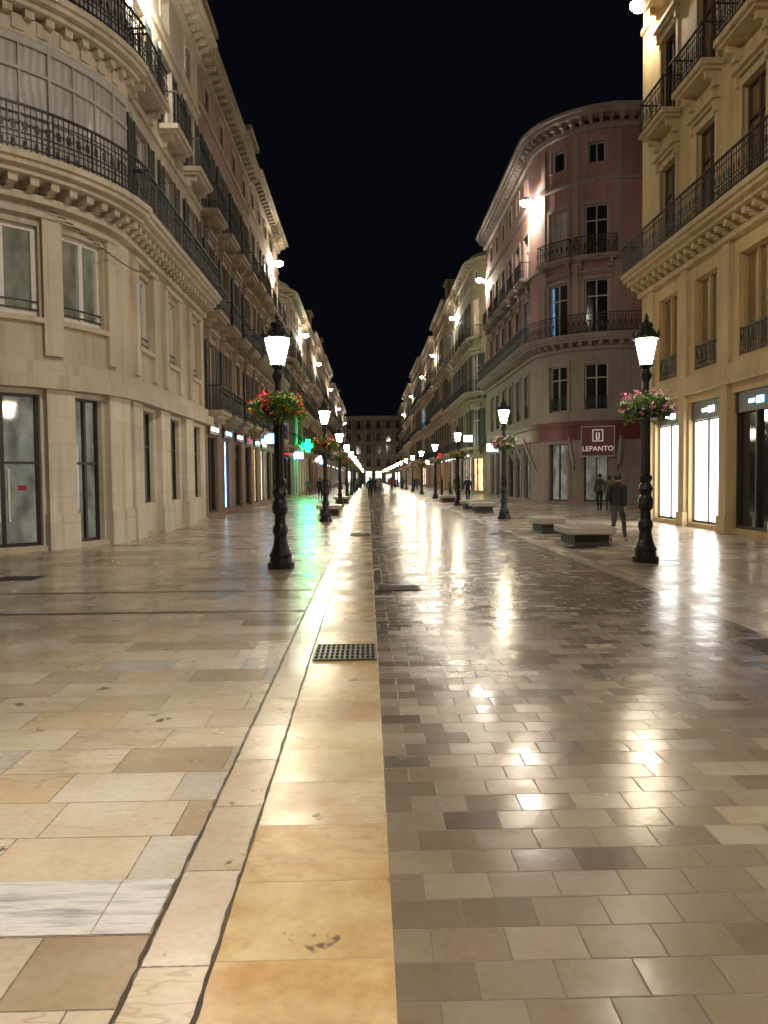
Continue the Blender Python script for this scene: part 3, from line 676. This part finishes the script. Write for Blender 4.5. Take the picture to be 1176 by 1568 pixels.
# ------------------------------------------------------------------ people
simple('skin',(.42,.25,.17),.5); simple('hair',(.012,.009,.007),.5); simple('cloth_black',(.012,.012,.015),.9); simple('cloth_navy',(.02,.025,.045),.9); simple('cloth_grey',(.06,.06,.062),.9); simple('cloth_jeans',(.04,.05,.085),.85); simple('cloth_tan',(.18,.13,.08),.85); simple('cloth_red',(.25,.04,.04),.8); simple('shoe_dark',(.03,.025,.025),.6); simple('shoe_light',(.4,.3,.25),.6)
def person_mesh(mats,stride=.3,armsw=.3,longhair=False):
    V=[];E=[];Rr=[];tag=[]
    def a(co,r,p=None,t='top'):
        V.append(co); Rr.append(r if isinstance(r,tuple) else (r,r)); tag.append(t)
        if p is not None: E.append((p,len(V)-1))
        return len(V)-1
    pel=a((0,0,.95),(.15,.11),None,'leg'); wa=a((0,.0,1.09),(.135,.095),pel); ch=a((0,.01,1.26),(.16,.11),wa); sh=a((0,.0,1.385),(.12,.085),ch)
    nk=a((0,.01,1.47),.052,sh,'skin'); h1=a((0,.03,1.545),(.060,.070),nk,'skin'); h2=a((0,.022,1.63),(.080,.098),h1,'head'); h3=a((0,.012,1.70),(.062,.075),h2,'head')
    a((0,.135,1.590),.013,h2,'nose')
    for s in (-1,1): a((s*.088,.01,1.605),(.012,.02),h2,'nose')
    for s in (-1,1):
        hp=a((s*.088,.0,.86),(.090,.098),pel,'leg')
        if s>0:
            kn=a((s*.09,stride*.62,.50),(.058,.06),hp,'leg'); cf=a((s*.09,stride*.72,.36),(.052,.058),kn,'leg'); an=a((s*.09,stride*.98,.10),.04,cf,'leg')
            hl=a((s*.09,stride*.98-.02,.05),(.038,.042),an,'shoe'); a((s*.10,stride*.98+.15,.042),(.042,.030),hl,'shoe')
        else:
            kn=a((s*.09,.02-.1*stride,.485),(.058,.06),hp,'leg'); cf=a((s*.09,-stride*.45,.37),(.052,.058),kn,'leg'); an=a((s*.09,-stride*1.05,.19),.04,cf,'leg')
            hl=a((s*.09,-stride*1.08-.03,.135),(.038,.040),an,'shoe'); a((s*.095,-stride*1.0+.10,.045),(.040,.030),hl,'shoe')
        sw=-s*armsw
        so=a((s*.165,.0,1.375),.062,sh); el=a((s*.215,sw*.5-.03,1.12),.048,so); wr=a((s*.225,sw*1.0+.05,.90),.031,el)
        pm=a((s*.224,sw*1.1+.06,.845),(.018,.034),wr,'skin')
        for q in range(4):
            oy=(q-1.5)*.021; f1=a((s*.222,sw*1.13+.062+oy,.79-.004*abs(q-1)),.0085,pm,'skin'); a((s*.212,sw*1.13+.066+oy,.758+.006*abs(q-1)),.0075,f1,'skin')
        t1=a((s*.205,sw*1.1+.105,.83),.010,pm,'skin'); a((s*.203,sw*1.1+.115,.80),.0085,t1,'skin')
    me=bpy.data.meshes.new('tmp'); me.from_pydata(V,E,[]); ob=bpy.data.objects.new('tmp',me); col.objects.link(ob)
    md=ob.modifiers.new('Skin','SKIN'); md.branch_smoothing=.6
    for i,sv in enumerate(me.skin_vertices[0].data): sv.radius=Rr[i]; sv.use_root=(i==0)
    ss=ob.modifiers.new('Sub','SUBSURF'); ss.levels=2; ss.render_levels=2
    bpy.context.view_layer.update(); dg=bpy.context.evaluated_depsgraph_get()
    out=bpy.data.meshes.new_from_object(ob.evaluated_get(dg)); bpy.data.objects.remove(ob)
    out.name='pedestrian'; out.materials.clear()
    for q in mats: out.materials.append(MATS[q])
    hair=set(); hem=set()
    for p in out.polygons:
        c=p.center; best='top';bd=9
        for i,j in E:
            A=Vector(V[i]);D=Vector(V[j])-A; t=max(0,min(1,(c-A).dot(D)/max(D.length_squared,1e-9))); d=(c-(A+D*t)).length-(Rr[i][0]*(1-t)+Rr[j][0]*t)
            if d<bd: bd=d;best=tag[j]
        if best in('top','leg') and abs(c.x)<.185: best='top' if c.z>.90 else 'leg'
        if c.z>1.48 and best in('head','nose','skin'):
            back=c.y<.05+(c.z-1.6)*.6
            hr=c.z>1.665 or (back and c.z>(1.42 if longhair else 1.55) and not(best=='nose' and abs(c.x)>.07))
            idx=3 if hr else 2
        elif best=='head': idx=3
        else: idx={'top':0,'leg':1,'skin':2,'shoe':4,'nose':2}[best]
        if best=='skin' and c.z>1.44 and c.y<0 and longhair: idx=3
        p.material_index=idx; p.use_smooth=True
        if idx==3: hair.update(p.vertices)
        if idx==0: hem.update(p.vertices)
    for i in hair:
        v=out.vertices[i]; v.co+=v.normal*(.016+.006*math.sin(v.co.x*90+v.co.z*60))
    for i in hem:
        v=out.vertices[i]; v.co+=v.normal*(.010+.005*math.sin(v.co.z*50+v.co.x*25))
    return out
pm1=person_mesh(['cloth_black','cloth_grey','skin','hair','shoe_light'],.30,.22)
pm2=person_mesh(['cloth_tan','cloth_jeans','skin','hair','shoe_dark'],.22,.15,longhair=True)
pm3=person_mesh(['cloth_navy','cloth_black','skin','hair','shoe_dark'],.26,.18)
pm4=person_mesh(['cloth_grey','cloth_black','skin','hair','shoe_dark'],.06,.04)
pm5=person_mesh(['cloth_red','cloth_jeans','skin','hair','shoe_light'],.18,.15,longhair=True)
def ped(me,x,y,rot,s=1.0):
    o=bpy.data.objects.new('pedestrian',me); o.location=(x,y,0); o.rotation_euler=(0,0,math.radians(rot)); o.scale=(s,s,s); col.objects.link(o)
ped(pm1,5.98,18.3,-35,.97)
ped(pm4,10.35,34.2,10); ped(pm2,10.9,34.6,-20,.95)
ped(pm3,.15,56,0); ped(pm3,.75,80,180,.98); ped(pm2,1.1,78,180,.95); ped(pm5,2.7,88,0,.95); ped(pm4,3.1,88.5,0); ped(pm3,1.7,110,5); ped(pm2,3.6,120,180)
ped(pm4,-5.6,72,170); ped(pm3,-3.6,58,0); ped(pm2,-4.2,84,180); ped(pm4,5.0,52,90); ped(pm2,5.6,52.5,-90,.95); ped(pm3,6.1,47,180,.98); ped(pm4,4.3,96,0); ped(pm5,6.6,75,180)
ped(pm3,-.9,100,0); ped(pm4,2.2,140,0); ped(pm2,.6,150,0); ped(pm3,7.6,66,0)
for i in range(26):
    y=85+R()*120; ped(random.choice([pm2,pm3,pm4,pm3]),-4+R()*11.5,y,random.choice([0,180])+R()*20,.93+R()*.1)

# ------------------------------------------------------------------ world & camera
w=bpy.data.worlds.new("World"); scene.world=w; w.use_nodes=True
nt=w.node_tree; bg=nt.nodes['Background']
bg.inputs[0].default_value=(.0020,.0023,.0040,1); bg.inputs[1].default_value=1.0
try: w.cycles.sampling_method='NONE'
except Exception: pass
cam=bpy.data.cameras.new('camera'); co=bpy.data.objects.new('camera',cam); col.objects.link(co)
cam.sensor_fit='VERTICAL'; cam.sensor_height=36; cam.lens=27.05; cam.clip_end=2000; cam.clip_start=.05
M=Matrix.Translation((0,0,1.6))@Matrix.Rotation(math.radians(-1.17),4,'Z')@Matrix.Rotation(math.radians(90-2.53),4,'X')@Matrix.Rotation(math.radians(-.6),4,'Z')
co.matrix_world=M; scene.camera=co
scene.view_settings.view_transform='Standard'; scene.view_settings.look='None'; scene.view_settings.exposure=0
